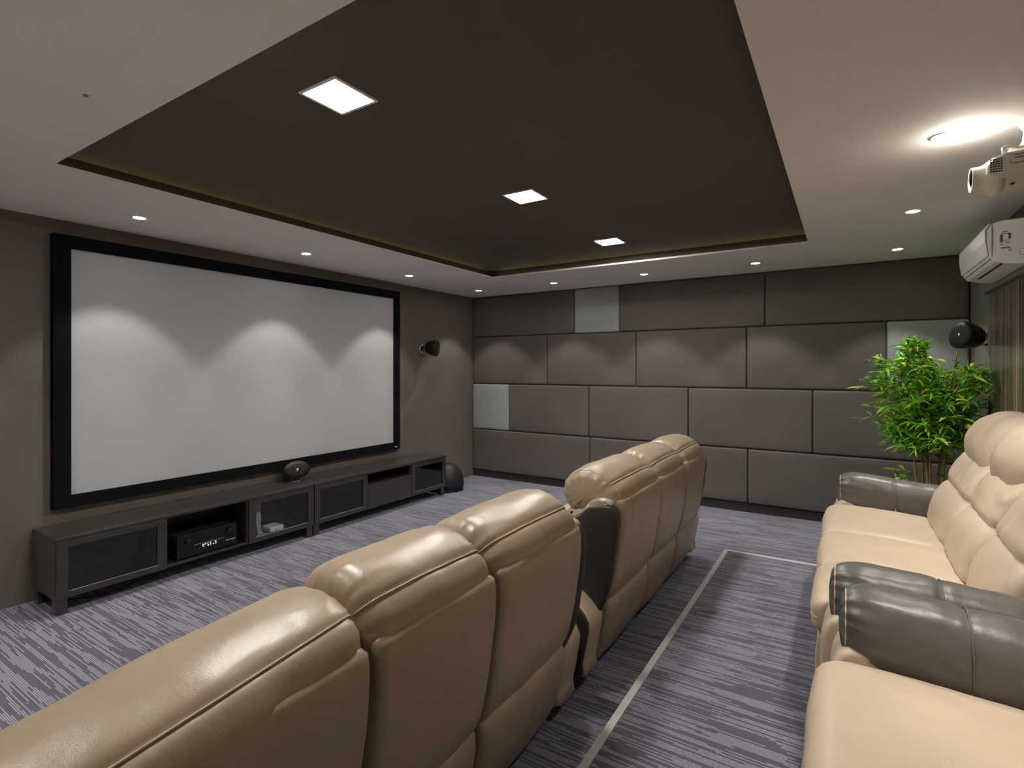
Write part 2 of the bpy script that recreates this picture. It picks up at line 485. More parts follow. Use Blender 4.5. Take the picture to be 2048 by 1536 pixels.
link('logo_badge', boxes((xs1, xs1 + .001, 4.505, 4.545, .610, .618), (xs1, xs1 + .001, 4.515, 4.535, .618, .622)), M['paper'], s)

# ------------------------------------------------------------------ media bench (two cabinets side by side)
BX0, BX1 = -4.535, -4.120      # back, front
def bench(y0, y1, joints, label, doors, extra):
    b_ = thing('media_bench', (BX0, (y0 + y1) / 2, 0), label, 'tv bench', 'black-brown media benches under the screen')
    zt, zb = .482, .098; t_ = .022
    xf = BX1 - .02
    ys = [y0] + joints + [y1]
    link('top', boxes((BX0, BX1, y0, y1, zt - t_, zt, .002)), M['wood'], b_)
    link('bottom_board', boxes((BX0, xf, y0, y1, zb, zb + t_, .0015)), M['wood'], b_)
    link('back_board', boxes((BX0, BX0 + .008, y0 + .01, y1 - .01, zb + t_, zt - t_)), M['wood'], b_)
    for k, y in enumerate(ys):
        a = y if k == 0 else (y - t_ if k == len(ys) - 1 else y - t_ / 2)
        link('side_panel', boxes((BX0, xf, a, a + t_, zb + t_, zt - t_, .0015)), M['wood'], b_)
    for (x, y) in ((BX0 + .03, y0 + .004), (xf - .06, y0 + .004), (BX0 + .03, y1 - .064), (xf - .06, y1 - .064)):
        link('leg', boxes((x, x + .06, y, y + .06, 0.0, zb, .003)), M['wood'], b_)
    for (k, pale) in doors:
        a, c = ys[k] + .003, ys[k + 1] - .003
        f_ = .058
        dm = boxes((xf, BX1, a, a + f_, zb + .002, zt - t_ - .003, .002), (xf, BX1, c - f_, c, zb + .002, zt - t_ - .003, .002),
                   (xf, BX1, a + f_, c - f_, zb + .002, zb + .045, .002), (xf, BX1, a + f_, c - f_, zt - t_ - .042, zt - t_ - .003, .002))
        dr = link('door', dm, M['wood'], b_)
        link('glass_pane', boxes((xf + .006, xf + .010, a + f_ - .005, c - f_ + .005, zb + .04, zt - t_ - .038)), M['glass_clear'] if pale else M['glass'], dr)
        link('sill_edge', boxes((BX1, BX1 + .0015, a + f_, c - f_, zb + .043, zb + .0465)), M['card'], dr)
    if extra == 'open':        # open bay in the middle third
        pass
    if extra == 'drawer':
        a, c = ys[1] + .003, ys[2] - .003
        link('drawer_front', boxes((xf, BX1, a, c, zb + .002, .352, .002)), M['wood'], b_)
        link('shelf', boxes((BX0 + .01, xf - .002, ys[1] + t_ / 2, ys[2] - t_ / 2, .335, .351)), M['wood'], b_)
    return b_
bench(1.243, 3.114, [1.874, 2.490], 'near black-brown media bench with an open bay holding the receiver', [(0, 0), (2, 1)], 'open')
bench(3.120, 4.995, [3.757, 4.395], 'far black-brown media bench with a drawer below an open slot', [(0, 0), (2, 0)], 'drawer')

# AV receiver in the open bay
r = thing('receiver', (-4.32, 2.17, .121), 'black home cinema receiver with knobs and lit display in the open bench bay', 'receiver')
ry0, ry1 = 1.955, 2.405
link('case', boxes((-4.50, -4.165, ry0 + .005, ry1 - .005, .135, .295, .004)), M['blackmatt'], r)
link('front_panel', boxes((-4.165, -4.150, ry0, ry1, .130, .298, .004)), M['black'], r)
for y, rr in ((2.03, .022), (2.345, .030)):
    bm = bmesh.new(); lathe(bm, [(0, 0), (rr, 0), (rr, .018), (rr * .9, .022), (0, .022)], (-4.150, y, .245), 24, Matrix.Rotation(PI / 2, 4, 'Y'))
    link('knob', bm, M['black'], r, True)
dp = link('display_window', boxes((-4.150, -4.1485, 2.075, 2.30, .165, .205, .0005)), M['blackmatt'], r)
link('trim_line', boxes((-4.150, -4.147, 2.075, 2.30, .205, .2075)), M['card'], r)
bm = bmesh.new()
glyphs = ["111 010 111 001", "010 111 101 110", "101 111 010 111"]
for j, y in enumerate((2.135, 2.152, 2.172, 2.190, 2.212, 2.228)):
    for row, z in ((0, .188), (1, .174)):
        if (j * 2 + row) % 5 == 3: continue
        for k in range(3):
            if random.random() < .72:
                box(bm, -4.1485, -4.148, y + k * .0042, y + k * .0042 + .0034, z + random.choice((0, .003, .006)), z + .010)
link('display_digits', bm, M['display'], r)
link('print', boxes((-4.150, -4.1495, 2.315, 2.345, .175, .180), (-4.150, -4.1495, 2.352, 2.392, .175, .180)), M['paper'], r)
for y in (1.985, 2.375):
    link('foot', boxes((-4.22, -4.18, y - .018, y + .018, .121, .136, .003)), M['blackmatt'], r)
link('foot', boxes((-4.46, -4.42, 2.0, 2.036, .121, .136, .003)), M['blackmatt'], r)
link('foot', boxes((-4.46, -4.42, 2.33, 2.366, .121, .136, .003)), M['blackmatt'], r)

# things behind glass
o = thing('media_box', (-4.24, 2.78, .121), 'white media box lying behind the glass door of the near bench', 'media box')
link('case', boxes((-4.31, -4.175, 2.715, 2.845, .122, .170, .012)), M['white'], o)
link('port', boxes((-4.1755, -4.1745, 2.765, 2.775, .142, .149)), M['slot'], o)
bm = bmesh.new()
pts = [(-4.215, 2.625, .122), (-4.225, 2.668, .122), (-4.235, 2.655, .22), (-4.245, 2.675, .36), (-4.245, 2.655, .40), (-4.24, 2.59, .385), (-4.23, 2.61, .26)]
vsA = [bm.verts.new(p) for p in pts]; vsB = [bm.verts.new((p[0] + .012, p[1], p[2])) for p in pts]
bm.faces.new(vsA); bm.faces.new(vsB[::-1])
for k in range(7): bm.faces.new((vsA[k], vsB[k], vsB[(k + 1) % 7], vsA[(k + 1) % 7]))
bmesh.ops.subdivide_edges(bm, edges=bm.edges[:], cuts=2, use_grid_fill=True)
for v in bm.verts: v.co += Vector((noise.noise(v.co * 30), noise.noise(v.co * 30 + Vector((9, 0, 0))), 0)) * .012
tag(link('plastic_bag', bm, M['card'], None, False, (-4.22, 2.64, .121)), 'crumpled pale plastic bag standing left of the white media box', 'bag')
for k, (y, x, lab) in enumerate(((2.60, -4.165, 'small pale charger lying in front of the crumpled bag behind glass'), (2.66, -4.17, 'small pale plug lying between the bag and the white media box'))):
    bm = boxes((x - .03, x + .005, y - .022, y + .022, .121, .137, .006), (x + .005, x + .02, y - .012, y - .006, .125, .131), (x + .005, x + .02, y + .006, y + .012, .125, .131))
    tag(link('charger', bm, M['card'], None, False, (x, y, .121)), lab, 'charger', 'chargers behind the glass')
tag(link('paper_tag', boxes((-4.150, -4.149, 4.52, 4.575, .335, .412, .0003)), M['card'], None, False, (-4.15, 4.547, .335)), 'small pale paper tag stuck inside the far glass bench door', 'tag')
# cable below the near bench
bm = bmesh.new()
cp = catmull([(-4.42, 1.30, .006), (-4.30, 1.45, .006), (-4.235, 1.58, .012), (-4.22, 1.70, .04), (-4.225, 1.82, .075), (-4.26, 1.90, .088), (-4.36, 1.95, .04), (-4.45, 1.98, .006)], 40, False)
tube(bm, cp, .0038, 6)
tag(link('cable', bm, M['blackmatt'], None, True, (-4.2, 1.6, 0)), 'black cable trailing on the carpet under the near bench', 'cable')

# ------------------------------------------------------------------ speakers
def egg_points(L_, R_, n=22):
    """rounded egg body along +z: flat-ish baffle at z=0, rounded back at z=L"""
    pts = [(0, -.008)]
    for k in range(1, 5): pts.append((R_ * .98 * k / 4, -.008 + .008 * (k / 4) ** 2))
    for k in range(1, n + 1):
        a = PI / 2 * k / n
        pts.append((R_ * math.cos(a) ** .75, L_ * math.sin(a)))
    pts[-1] = (0, L_)
    return pts
def egg_speaker(label, mount, centre, facing, R_, L_, stretch, wall=True):
    t_ = thing('egg_speaker', mount, label, 'speaker', 'black egg-shaped speakers')
    f_ = Vector(facing).normalized()
    rot = (-f_).to_track_quat('Z', 'Y').to_matrix().to_4x4()
    S = Matrix.Diagonal((stretch[0], stretch[1], 1, 1))
    c = Vector(centre)
    bm = bmesh.new(); lathe(bm, egg_points(L_, R_), c, 40, rot @ S)
    body = link('body', bm, M['black'], t_, True)
    bm = bmesh.new(); lathe(bm, [(R_ * .97, .004), (R_ * .97, -.010), (R_ * .6, -.015), (0, -.017)], c, 40, rot @ S)
    link('grille', bm, M['mesh'], t_, True)
    bm = bmesh.new(); lathe(bm, [(R_ * 1.0, .010), (R_ * 1.03, .004), (R_ * 1.03, -.003), (R_ * .97, -.009)], c, 40, rot @ S)
    link('rim', bm, M['black'], t_, True)
    bm = bmesh.new(); lathe(bm, [(0, -.019), (.012, -.0185), (.014, -.016)], c, 20, rot)
    link('tweeter_cap', bm, M['chrome'], t_, True)
    # foot disc + arm
    mv = Vector(mount)
    if wall:
        sx = 1 if mount[0] < 0 else -1
        mtx = Matrix.Rotation(sx * PI / 2, 4, 'Y')
        bm = bmesh.new(); lathe(bm, [(0, 0), (.068, 0), (.070, .006), (.062, .014), (.03, .019), (0, .02)], mv, 32, mtx)
        link('wall_mount', bm, M['chrome'], t_, True)
        a0 = mv + Vector((sx * .018, 0, -.03)); a1 = c - f_ * L_ * .75 + Vector((0, 0, -.03))
        bm = bmesh.new(); tube(bm, [a0, (a0 + a1) / 2 + Vector((0, 0, -.01)), a1], .012, 12)
        link('arm', bm, M['chrome'], t_, True)
    else:
        bm = bmesh.new(); lathe(bm, [(0, 0), (.055, 0), (.056, .004), (.045, .009), (0, .010)], mv, 32)
        link('foot', bm, M['chrome'], t_, True)
        bm = bmesh.new(); tube(bm, [mv + Vector((0, 0, .008)), mv + Vector((0, 0, .05))], .014, 12)
        link('stem', bm, M['chrome'], t_, True)
    return t_
egg_speaker('black egg speaker on a chrome wall disc right of the screen', (XF, 5.06, 1.785), (-4.335, 5.075, 1.79), (.93, .34, -.12), .10, .15, (1, 1))
egg_speaker('black egg speaker on the rear wall above the bamboo', (XR, 5.42, 1.75), (.725, 5.16, 1.79), (-.84, -.50, .16), .100, .165, (1, 1.0))
egg_speaker('black oval centre speaker lying on the bench top below the screen', (-4.395, 3.115, .482), (-4.355, 3.10, .588), (.86, -.22, .14), .080, .13, (1.5, 1), False)
# subwoofer at the end of the bench
o = thing('subwoofer', (-4.29, 5.20, 0), 'black domed subwoofer on the carpet at the far end of the benches', 'subwoofer')
bm = bmesh.new(); lathe(bm, [(0, .03), (.20, .03), (.215, .06)] + [(.215 * math.cos(a) ** .8, .06 + .28 * math.sin(a)) for a in [PI / 2 * k / 14 for k in range(1, 14)]] + [(0, .34)], (-4.29, 5.225, 0), 40)
link('cabinet', bm, M['mesh'], o, True)
bm = bmesh.new(); lathe(bm, [(0, 0), (.19, 0), (.205, .01), (.205, .03), (0, .031)], (-4.29, 5.225, 0), 40)
link('plinth', bm, M['blackmatt'], o, True)

# ------------------------------------------------------------------ recliner sofas
HEADR = [(.965, .765), (.992, .86), (.992, .96), (.960, 1.045), (.895, 1.098), (.825, 1.100), (.742, 1.060), (.690, .98), (.676, .89), (.700, .80), (.765, .750), (.88, .735)]
HEAD = [(.968, .892), (.958, .925), (.925, .966), (.88, 1.000), (.81, 1.022), (.735, 1.015), (.672, .972), (.645, .905), (.660, .840), (.71, .795), (.79, .785), (.89, .80), (.955, .835)]
BACK = [(.905, .390), (.942, .484), (.974, .678), (.987, .80), (.985, .868), (.965, .893), (.91, .87), (.88, .70), (.855, .48), (.845, .40), (.87, .378)]
LOWB = [(.825, .048), (.880, .170), (.908, .30), (.910, .365), (.892, .388), (.85, .375), (.82, .30), (.79, .17), (.77, .06)]
LUMB = [(.535, .455), (.528, .52), (.548, .60), (.582, .660), (.628, .706), (.70, .715), (.80, .69), (.85, .58), (.83, .46), (.70, .42)]
UPPB = [(.612, .692), (.636, .735), (.684, .785), (.755, .828), (.81, .845), (.885, .81), (.87, .72), (.80, .66), (.68, .665)]
SEAT = [(.030, .335), (.003, .385), (.006, .430), (.034, .462), (.10, .480), (.30, .476), (.50, .462), (.555, .44), (.56, .39), (.48, .34), (.20, .32)]
FOOT = [(.035, .085), (.018, .14), (.016, .24), (.026, .325), (.05, .335), (.085, .30), (.085, .12), (.07, .08)]
WING = [(.690, .745), (.733, .775), (.788, .829), (.828, .866), (.882, .882), (.945, .886), (.976, .845), (.975, .745), (.946, .536), (.912, .42), (.868, .335), (.81, .36), (.76, .40), (.70, .50), (.67, .64)]
WCAP = [(.80, .846), (.835, .884), (.88, .902), (.93, .900), (.955, .880), (.94, .862), (.88, .858), (.83, .838), (.80, .815), (.75, .780), (.735, .785)]
ARMB = [(.06, .065), (.045, .20), (.04, .36), (.055, .46), (.12, .50), (.40, .50), (.70, .47), (.83, .42), (.893, .345), (.885, .265), (.86, .14), (.835, .065), (.50, .06)]

def shift(P, x0, fz, s=1.0): return [(x0 + a, fz + b_) for a, b_ in P]
def shrink(P, d_, x0, fz):
    cx = sum(p[0] for p in P) / len(P); cz = sum(p[1] for p in P) / len(P)
    out = []
    for a, b_ in P:
        l = math.hypot(a - cx, b_ - cz); k = (l - d_) / l
        out.append((x0 + cx + (a - cx) * k, fz + cz + (b_ - cz) * k))
    return out

def sofa(label, x0, fz, seats, arm, lift, front, seed, arms=(True, True), warps={}):
    y0, y1 = seats[0], seats[-1]
    root = thing('recliner_sofa', (x0 + .5, (y0 + y1) / 2, fz), label, 'sofa', 'beige and grey leather recliner sofas')
    bm = boxes((x0 + .09, x0 + .80, y0 + .02, y1 - .02, fz + .05, fz + .33), (x0 + .70, x0 + .86, y0 + .01, y1 - .01, fz + .3, fz + .80))
    link('base', bm, M['gap'], root)
    for (yy) in (y0 + .1, y1 - .1):
        for u in (.14, .72):
            bm = bmesh.new(); lathe(bm, [(0, 0), (.025, 0), (.028, .05), (0, .052)], (x0 + u, yy, fz), 16)
            link('foot', bm, M['blackmatt'], root, True)
    A = M['beige_front']; B = M['beige']
    up = [(a, b_ + lift * (1 if b_ > .5 else 0)) for a, b_ in HEAD]
    for k in range(len(seats) - 1):
        a, c = seats[k] + .003, seats[k + 1] - .003
        sd = seed + k
        pillow('seat_cushion', A, root, shift(SEAT, x0, fz), a, c, r=.028, er=.045, wr=.0035, wf=5, crown=.008, seed=sd, pipes=[(x0 + .004, fz + .392)])
        pillow('footrest', A, root, shift(FOOT, x0, fz), a + .003, c - .003, r=.015, er=.02, wr=.003, wf=8, seed=sd)
        mid = (a + c) / 2
        gr = [(a + (c - a) * .5, .02, .010)]
        pillow('lumbar_cushion', A, root, shift(LUMB, x0, fz), a, c, r=.04, er=.06, wr=.008, wf=6, crown=.014, seed=sd + 5, pipes=[(x0 + .622, fz + .700)])
        u_ = [(p, q_ + (lift + .03) * max(0, (q_ - .66) / .18)) for p, q_ in UPPB]
        pillow('upper_cushion', A, root, shift(u_, x0, fz), a, c, r=.045, er=.07, wr=.013, wf=7, crown=.014, seed=sd + 9)
        wp = warps.get(k)
        if front:
            rg = [(0, 4)] if k == 0 else []
            pillow('headrest', B, root, shift(HEAD, x0, fz), a - .001, c + .001, r=.052, er=.068, wr=.0055, wf=5.0, crown=.010, puck=[(0, .008, 15), (1, .007, 15)], cap=.016, seed=sd + 13, n=88, st=34,
                   pipes=[(x0 + .918, fz + .968)], rings_=rg, warp=wp)
        else:
            pillow('headrest', A, root, shift(HEADR, x0, fz), a + .004, c - .004, r=.10, er=.13, wr=.008, wf=6, crown=.008, puck=[(0, .006, 11), (1, .006, 11)], cap=.012, seed=sd + 13, n=72, st=30)
        pillow('back_panel', B, root, shift(BACK, x0, fz), a + .011, c - .011, r=.022, er=.03, wr=.003, wf=5, crown=.008, seed=sd + 17)
        pillow('lower_back_panel', B, root, shift(LOWB, x0, fz), a + .011, c - .011, r=.025, er=.035, wr=.004, wf=5, crown=.008, seed=sd + 21)
    for sg, ye, on in ((-1, y0, arms[0]), (1, y1, arms[1])):
        if not on: continue
        lo, hi = sorted((ye, ye + sg * arm))
        # wing beside the backrest
        wl, wh = sorted((ye + sg * .001, ye + sg * .058))
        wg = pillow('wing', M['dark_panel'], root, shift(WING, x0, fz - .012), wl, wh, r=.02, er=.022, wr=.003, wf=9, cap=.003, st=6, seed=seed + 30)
        wl, wh = sorted((ye + sg * .003, ye + sg * .050))
        pillow('wing_cap', B, root, shift(WCAP, x0, fz), wl, wh, r=.016, er=.02, wr=.004, wf=9, puck=[(0 if sg < 0 else 1, .005, 26)], cap=.003, st=6, seed=seed + 32)
        # arm: beige core, dark side panel, dark bolster
        pillow('arm_core', A, root, shift(ARMB, x0, fz), lo + .012, hi - .012, r=.02, er=.03, wr=.003, st=8, seed=seed + 33)
        sl, sh = sorted((ye + sg * (arm - .026), ye + sg * arm))
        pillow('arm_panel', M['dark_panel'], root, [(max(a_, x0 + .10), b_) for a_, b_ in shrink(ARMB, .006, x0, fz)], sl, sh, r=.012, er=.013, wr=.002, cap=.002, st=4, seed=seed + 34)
        cy = (lo + hi) / 2; hw = arm / 2 - .006
        sec = [(cy - hw * .88, fz + .455), (cy - hw, fz + .525), (cy - hw * .97, fz + .595), (cy - hw * .66, fz + .648), (cy - hw * .2, fz + .669), (cy + hw * .2, fz + .669), (cy + hw * .66, fz + .648), (cy + hw * .97, fz + .595),
               (cy + hw, fz + .525), (cy + hw * .88, fz + .455), (cy + hw * .5, fz + .425), (cy - hw * .5, fz + .425)]
        tilt = lambda v, x_=x0 + .07, s_=(.085 if not front else .03): Vector((v.x, v.y, v.z - s_ * max(0, v.x - x_)))
        bo = pillow('arm_bolster', M['dark_leather'], root, sec, x0 + .07, x0 + .70, axis='x', r=.065, er=.10, wr=.006, wf=8, crown=.004,
                    puck=[(0, .013, 15)], warp=tilt, rings_=[(0, 2)], groove=[(x0 + .375, .008, .006)], seed=seed + (3 if sg > 0 else 7), n=72, st=34)
        P_ = catmull(sec, 40)
        c0 = (sum(p[0] for p in P_) / 40, sum(p[1] for p in P_) / 40)
        rg = [tilt(Vector((x0 + .375, c0[0] + (p[0] - c0[0]) * 1.012, c0[1] + (p[1] - c0[1]) * 1.012))) for p in P_]
        bm = bmesh.new(); tube(bm, rg + rg[:1], .0022, 6); link('seam', bm, M['seam_dark'], bo, True)
    return root

def near_roll(v):      # the roll nearest the camera is pressed flatter than the others
    t_ = min(1, max(0, (.868 - v.y) / .633))
    return Vector((v.x + .035 * t_, v.y, v.z - .05 * t_ - max(0, v.z - .955) * .32))
sofa('near front beige leather recliner sofa, backs to the camera at the bottom left', -1.904, 0, [.13, .868, 1.385, 2.005], .19, 0, True, 1, warps={0: near_roll})
sofa('far front beige leather recliner sofa with dark side wing, in front of the padded wall', -1.904, 0, [2.452, 3.105, 3.70, 4.265], .19, 0, True, 40)
sofa('rear beige leather sofa with dark arms on the platform, beside the bamboo plant', -.117, PZ, [2.30, 2.78, 3.31, 3.965], .215, .075, False, 80)
sofa('nearest rear beige leather sofa on the platform, its seat at the bottom right corner', -.085, PZ, [.62, 1.24, 1.862], .215, .075, False, 120)

# ------------------------------------------------------------------ bamboo plant
pc = Vector((.555, 5.22, 0))
pl = thing('bamboo_plant', pc, 'bushy green artificial bamboo plant between the rear sofa arm and the padded wall', 'plant')
bm = bmesh.new(); lathe(bm, [(0, 0), (.125, 0), (.13, .01), (.165, .29), (.172, .30), (.172, .32), (.155, .32), (.15, .28), (0, .28)], pc, 36)
link('pot', bm, M['pot'], pl, True)
bm = bmesh.new(); lathe(bm, [(0, .281), (.148, .281), (.10, .295), (0, .30)], pc, 24)
link('soil', bm, M['soil'], pl, True)
rnd = random.Random(11)
canes = []
for k in range(8):
    a = 2 * PI * k / 8 + rnd.uniform(-.3, .3); rb = rnd.uniform(.02, .09)
    base = pc + Vector((rb * math.cos(a), rb * math.sin(a), .285))
    hgt = rnd.uniform(1.05, 1.42)
    lean = Vector((math.cos(a), math.sin(a), 0)) * rnd.uniform(.05, .16)
    pts = [base + lean * (t_ ** 2) + Vector((0, 0, hgt * t_)) for t_ in [j / 14 for j in range(15)]]
    rad = [.010 * (1 - .6 * j / 14) * (1.15 if j % 2 else .95) for j in range(15)]
    bm = bmesh.new(); tube(bm, pts, rad, 8); link('cane', bm, M['cane'], pl, True)
    canes.append(pts)
bm = bmesh.new(); twig = bmesh.new()
def leaf(p, d_, L_, w, roll):
    if (p - Vector((.76, 5.20, 1.79))).length < .25 or (p + d_.normalized() * L_ - Vector((.76, 5.20, 1.79))).length < .22: return
    d_ = d_.normalized()
    side = d_.cross(Vector((0, 0, 1)))
    if side.length < .05: side = Vector((1, 0, 0))
    side.normalize(); side.rotate(__import__('mathutils').Quaternion(d_, roll))
    upv = side.cross(d_)
    prev = None
    prof_ = [(0, .10), (.18, .75), (.42, 1.0), (.72, .62), (1, .02)]
    for t_, ww in prof_:
        c = p + d_ * (L_ * t_) + Vector((0, 0, -.30 * L_ * t_ * t_))
        tri = (bm.verts.new(c - side * w * ww + upv * w * .35 * ww), bm.verts.new(c), bm.verts.new(c + side * w * ww + upv * w * .35 * ww))
        if prev:
            bm.faces.new((prev[0], prev[1], tri[1], tri[0])); bm.faces.new((prev[1], prev[2], tri[2], tri[1]))
        prev = tri
def spray(p, d_, L_, n_):
    d_ = d_.normalized()
    if min((p + d_ * L_ * k_ - Vector((.76, 5.20, 1.79))).length for k_ in (.5, 1, 1.3)) < .24: return
    pts = [p + d_ * (L_ * t_) + Vector((0, 0, .10 * L_ * math.sin(PI * t_) - .10 * L_ * t_ * t_)) for t_ in (0, .33, .66, 1)]
    tube(twig, pts, [.0022, .0018, .0014, .001], 5)
    for j in range(n_):
        t_ = .35 + .65 * j / max(1, n_ - 1)
        i_ = min(int(t_ * 3), 2); q_ = pts[i_].lerp(pts[i_ + 1], t_ * 3 - i_)
        dv = d_ * rnd.uniform(.25, .9) + Vector((rnd.uniform(-1, 1), rnd.uniform(-1, 1), rnd.uniform(-.45, .75)))
        leaf(q_, dv, rnd.uniform(.065, .125), rnd.uniform(.007, .0125), rnd.uniform(-.8, .8))
for pts in canes:
    for j in range(44):
        t_ = rnd.uniform(.46, 1.0) ** .9 * 14
        i_ = min(int(t_), 13); q_ = pts[i_].lerp(pts[i_ + 1], t_ - i_)
        a = rnd.uniform(0, 2 * PI)
        zz = (q_.z - .7) / 1.1
        ext = .10 + .20 * max(0, math.sin(PI * min(1, max(.05, zz * .75 + .22))))
        d_ = Vector((math.cos(a), math.sin(a), rnd.uniform(.1, .6)))
        spray(q_, d_, ext * rnd.uniform(.55, 1.15), rnd.randint(9, 13))
for a, z_, l_ in ((2.6, .52, .26), (3.4, .48, .27), (3.0, .62, .22), (5.6, .55, .2), (.4, .6, .2)):
    for _ in range(2):
        spray(pc + Vector((.03 * math.cos(a), .03 * math.sin(a), z_ + rnd.uniform(-.05, .12))), Vector((math.cos(a + rnd.uniform(-.3, .3)), math.sin(a), .35)), l_, 9)
# a few longer sprays that give the outline of the crown
for dx, dy, z_, l_ in ((-1, -.2, 1.20, .34), (-1, .1, 1.22, .32), (-1, -.1, 1.12, .26), (1, -.1, 1.12, .30), (1, .2, 1.0, .28), (-.5, 0, 1.62, .20), (-.35, -.1, 1.66, .18), (.7, 0, 1.62, .22), (.2, -.3, 1.64, .16), (-.9, 0, .95, .25), (.9, 0, .95, .25)):
    for _ in range(3):
        spray(pc + Vector((.05 * dx, .05 * dy, z_ + rnd.uniform(-.05, .05))), Vector((dx, dy + rnd.uniform(-.3, .3), rnd.uniform(.15, .5))), l_ * rnd.uniform(.8, 1.1), 9)
for dx, z_, l_ in ((-.16, 1.50, .20), (-.12, 1.58, .20), (-.20, 1.42, .20), (-.08, 1.55, .24), (0, 1.50, .22), (-.05, 1.60, .18)):
    for _ in range(3):
        spray(pc + Vector((dx + rnd.uniform(-.03, .03), rnd.uniform(-.08, .04), z_)), Vector((rnd.uniform(-.5, .25), rnd.uniform(-.4, .3), rnd.uniform(.5, 1.2))), l_ * rnd.uniform(.7, 1.05), 9)
# keep leaves off the walls
for v in bm.verts:
    v.co.x = min(v.co.x, XR - .04); v.co.y = min(v.co.y, 6.06)
link('foliage', bm, M['leaf'], pl, False)
for v in twig.verts: v.co.x = min(v.co.x, XR - .045)
link('twigs', twig, M['cane'], pl, True)

# ------------------------------------------------------------------ air conditioner
ac = thing('air_conditioner', (XR, 4.5, 2.13), 'white wall-mounted air conditioner with rating sticker high on the rear wall', 'air conditioner')
ay0, ay1 = 4.10, 4.93
ACP = [(.930, 2.395), (.86, 2.398), (.765, 2.396), (.715, 2.384), (.694, 2.350), (.694, 2.28), (.708, 2.185), (.730, 2.160), (.80, 2.140), (.87, 2.135), (.930, 2.15)]
bm = bmesh.new()
A_ = [bm.verts.new((a, ay0 + .012 * (1 if i in (3, 4) else 0), b_)) for i, (a, b_) in enumerate(ACP)]
B_ = [bm.verts.new((a, ay1, b_)) for a, b_ in ACP]
bm.faces.new(A_); bm.faces.new(B_[::-1]); nA = len(ACP)
for k in range(nA): bm.faces.new((A_[k], B_[k], B_[(k + 1) % nA], A_[(k + 1) % nA]))
bmesh.ops.recalc_face_normals(bm, faces=bm.faces[:])
bmesh.ops.bevel(bm, geom=[e for e in bm.edges], offset=.006, segments=3, profile=.5, affect='EDGES')
link('housing', bm, M['white'], ac, False)
fp = [(.711, 2.382), (.690, 2.350), (.690, 2.28), (.702, 2.200), (.698, 2.199), (.684, 2.28), (.684, 2.352), (.706, 2.388)]
prism('front_panel', M['white'], ac, fp, ay0 + .002, ay1 - .002, bev=.0015)
link('outlet_slot', boxes((.760, .772, ay0 + .03, ay1 - .16, 2.148, 2.154)), M['slot'], ac)
link('louvre', boxes((.712, .716, ay0 + .006, ay1 - .02, 2.176, 2.180)), M['greyink'], ac)
link('panel_gap', boxes((.7165, .7185, ay0 - .0008, ay0 + .004, 2.19, 2.385)), M['slot'], ac)
# rating sticker on the near end: rows of tiny print
st_ = boxes((.750, .800, ay0 - .0008, ay0 + .002, 2.25, 2.335))
link('rating_sticker', st_, M['white'], ac)
bm = boxes((.762, .785, ay0 - .0016, ay0, 2.326, 2.331), (.751, .765, ay0 - .0016, ay0, 2.268, 2.312), (.788, .799, ay0 - .0016, ay0, 2.285, 2.316),
           (.757, .796, ay0 - .0016, ay0, 2.315, 2.319), (.762, .795, ay0 - .0016, ay0, 2.276, 2.279), (.776, .796, ay0 - .0016, ay0, 2.262, 2.267), (.754, .757, ay0 - .0016, ay0, 2.253, 2.262), (.760, .763, ay0 - .0016, ay0, 2.253, 2.262),
           (.766, .770, ay0 - .0016, ay0, 2.253, 2.256), (.757, .795, ay0 - .0016, ay0, 2.232, 2.239), (.788, .803, ay0 - .0016, ay0, 2.224, 2.226), (.788, .803, ay0 - .0016, ay0, 2.217, 2.220))
link('sticker_print', bm, M['greyink'], ac)
bm = boxes((.834, .8355, ay0 - .0015, ay0 + .002, 2.190, 2.220), (.834, .875, ay0 - .0015, ay0 + .002, 2.187, 2.1885), (.838, .875, ay0 - .0015, ay0 + .002, 2.224, 2.2255))
link('embossed_line', bm, M['greyink'], ac)

# ------------------------------------------------------------------ ceiling projector
pj = thing('ceiling_projector', (.62, 2.96, H), 'cream video projector hanging from the ceiling beside the big tilted downlight', 'projector')
px0, px1, py0, py1, pz0, pz1 = .470, .79, 2.80, 3.08, 2.298, 2.392
PR = [(px0 + .030, pz0), (px1 - .02, pz0), (px1, pz0 + .02), (px1, pz1 - .02), (px1 - .03, pz1), (px0 + .062, pz1), (px0 + .030, pz1 - .014), (px0 + .008, pz1 - .042), (px0 + .006, pz0 + .018)]
prism('body', M['cream'], pj, PR, py0, py1, bev=.009)
ly, lz = 2.895, 2.323
mx_ = Matrix.Rotation(PI / 2, 4, 'Y')
bm = bmesh.new(); lathe(bm, [(.042, .012), (.044, .0), (.050, .0), (.0515, .006), (.050, .020), (.054, .034), (.064, .050), (.076, .064), (.080, .085), (.06, .10), (0, .10)], (px0 - .032, ly, lz), 44, mx_)
link('lens_barrel', bm, M['cream'], pj, True)
bm = bmesh.new(); lathe(bm, [(.043, .004), (.040, .020), (.034, .026), (.02, .020), (0, .018)], (px0 - .032, ly, lz), 36, mx_)
link('lens', bm, M['black'], pj, True)
bm = bmesh.new()
for r_ in range(6):
    for c_ in range(5):
        box(bm, px0 + .014 + c_ * .0078, px0 + .0200 + c_ * .0078, py0 - .0012, py0 + .004, 2.318 + r_ * .0095 , 2.3225 + r_ * .0095)
link('vent_grille', bm, M['slot'], pj)
link('side_label', boxes((px0 + .085, px0 + .20, py0 - .0012, py0 + .002, 2.362, 2.366), (px0 + .085, px0 + .20, py0 - .0012, py0 + .002, 2.374, 2.377), (px0 + .075, px0 + .079, py0 - .0012, py0 + .002, 2.345, 2.349), (px0 + .084, px0 + .19, py0 - .0012, py0 + .002, 2.342, 2.345)), M['greyink'], pj)
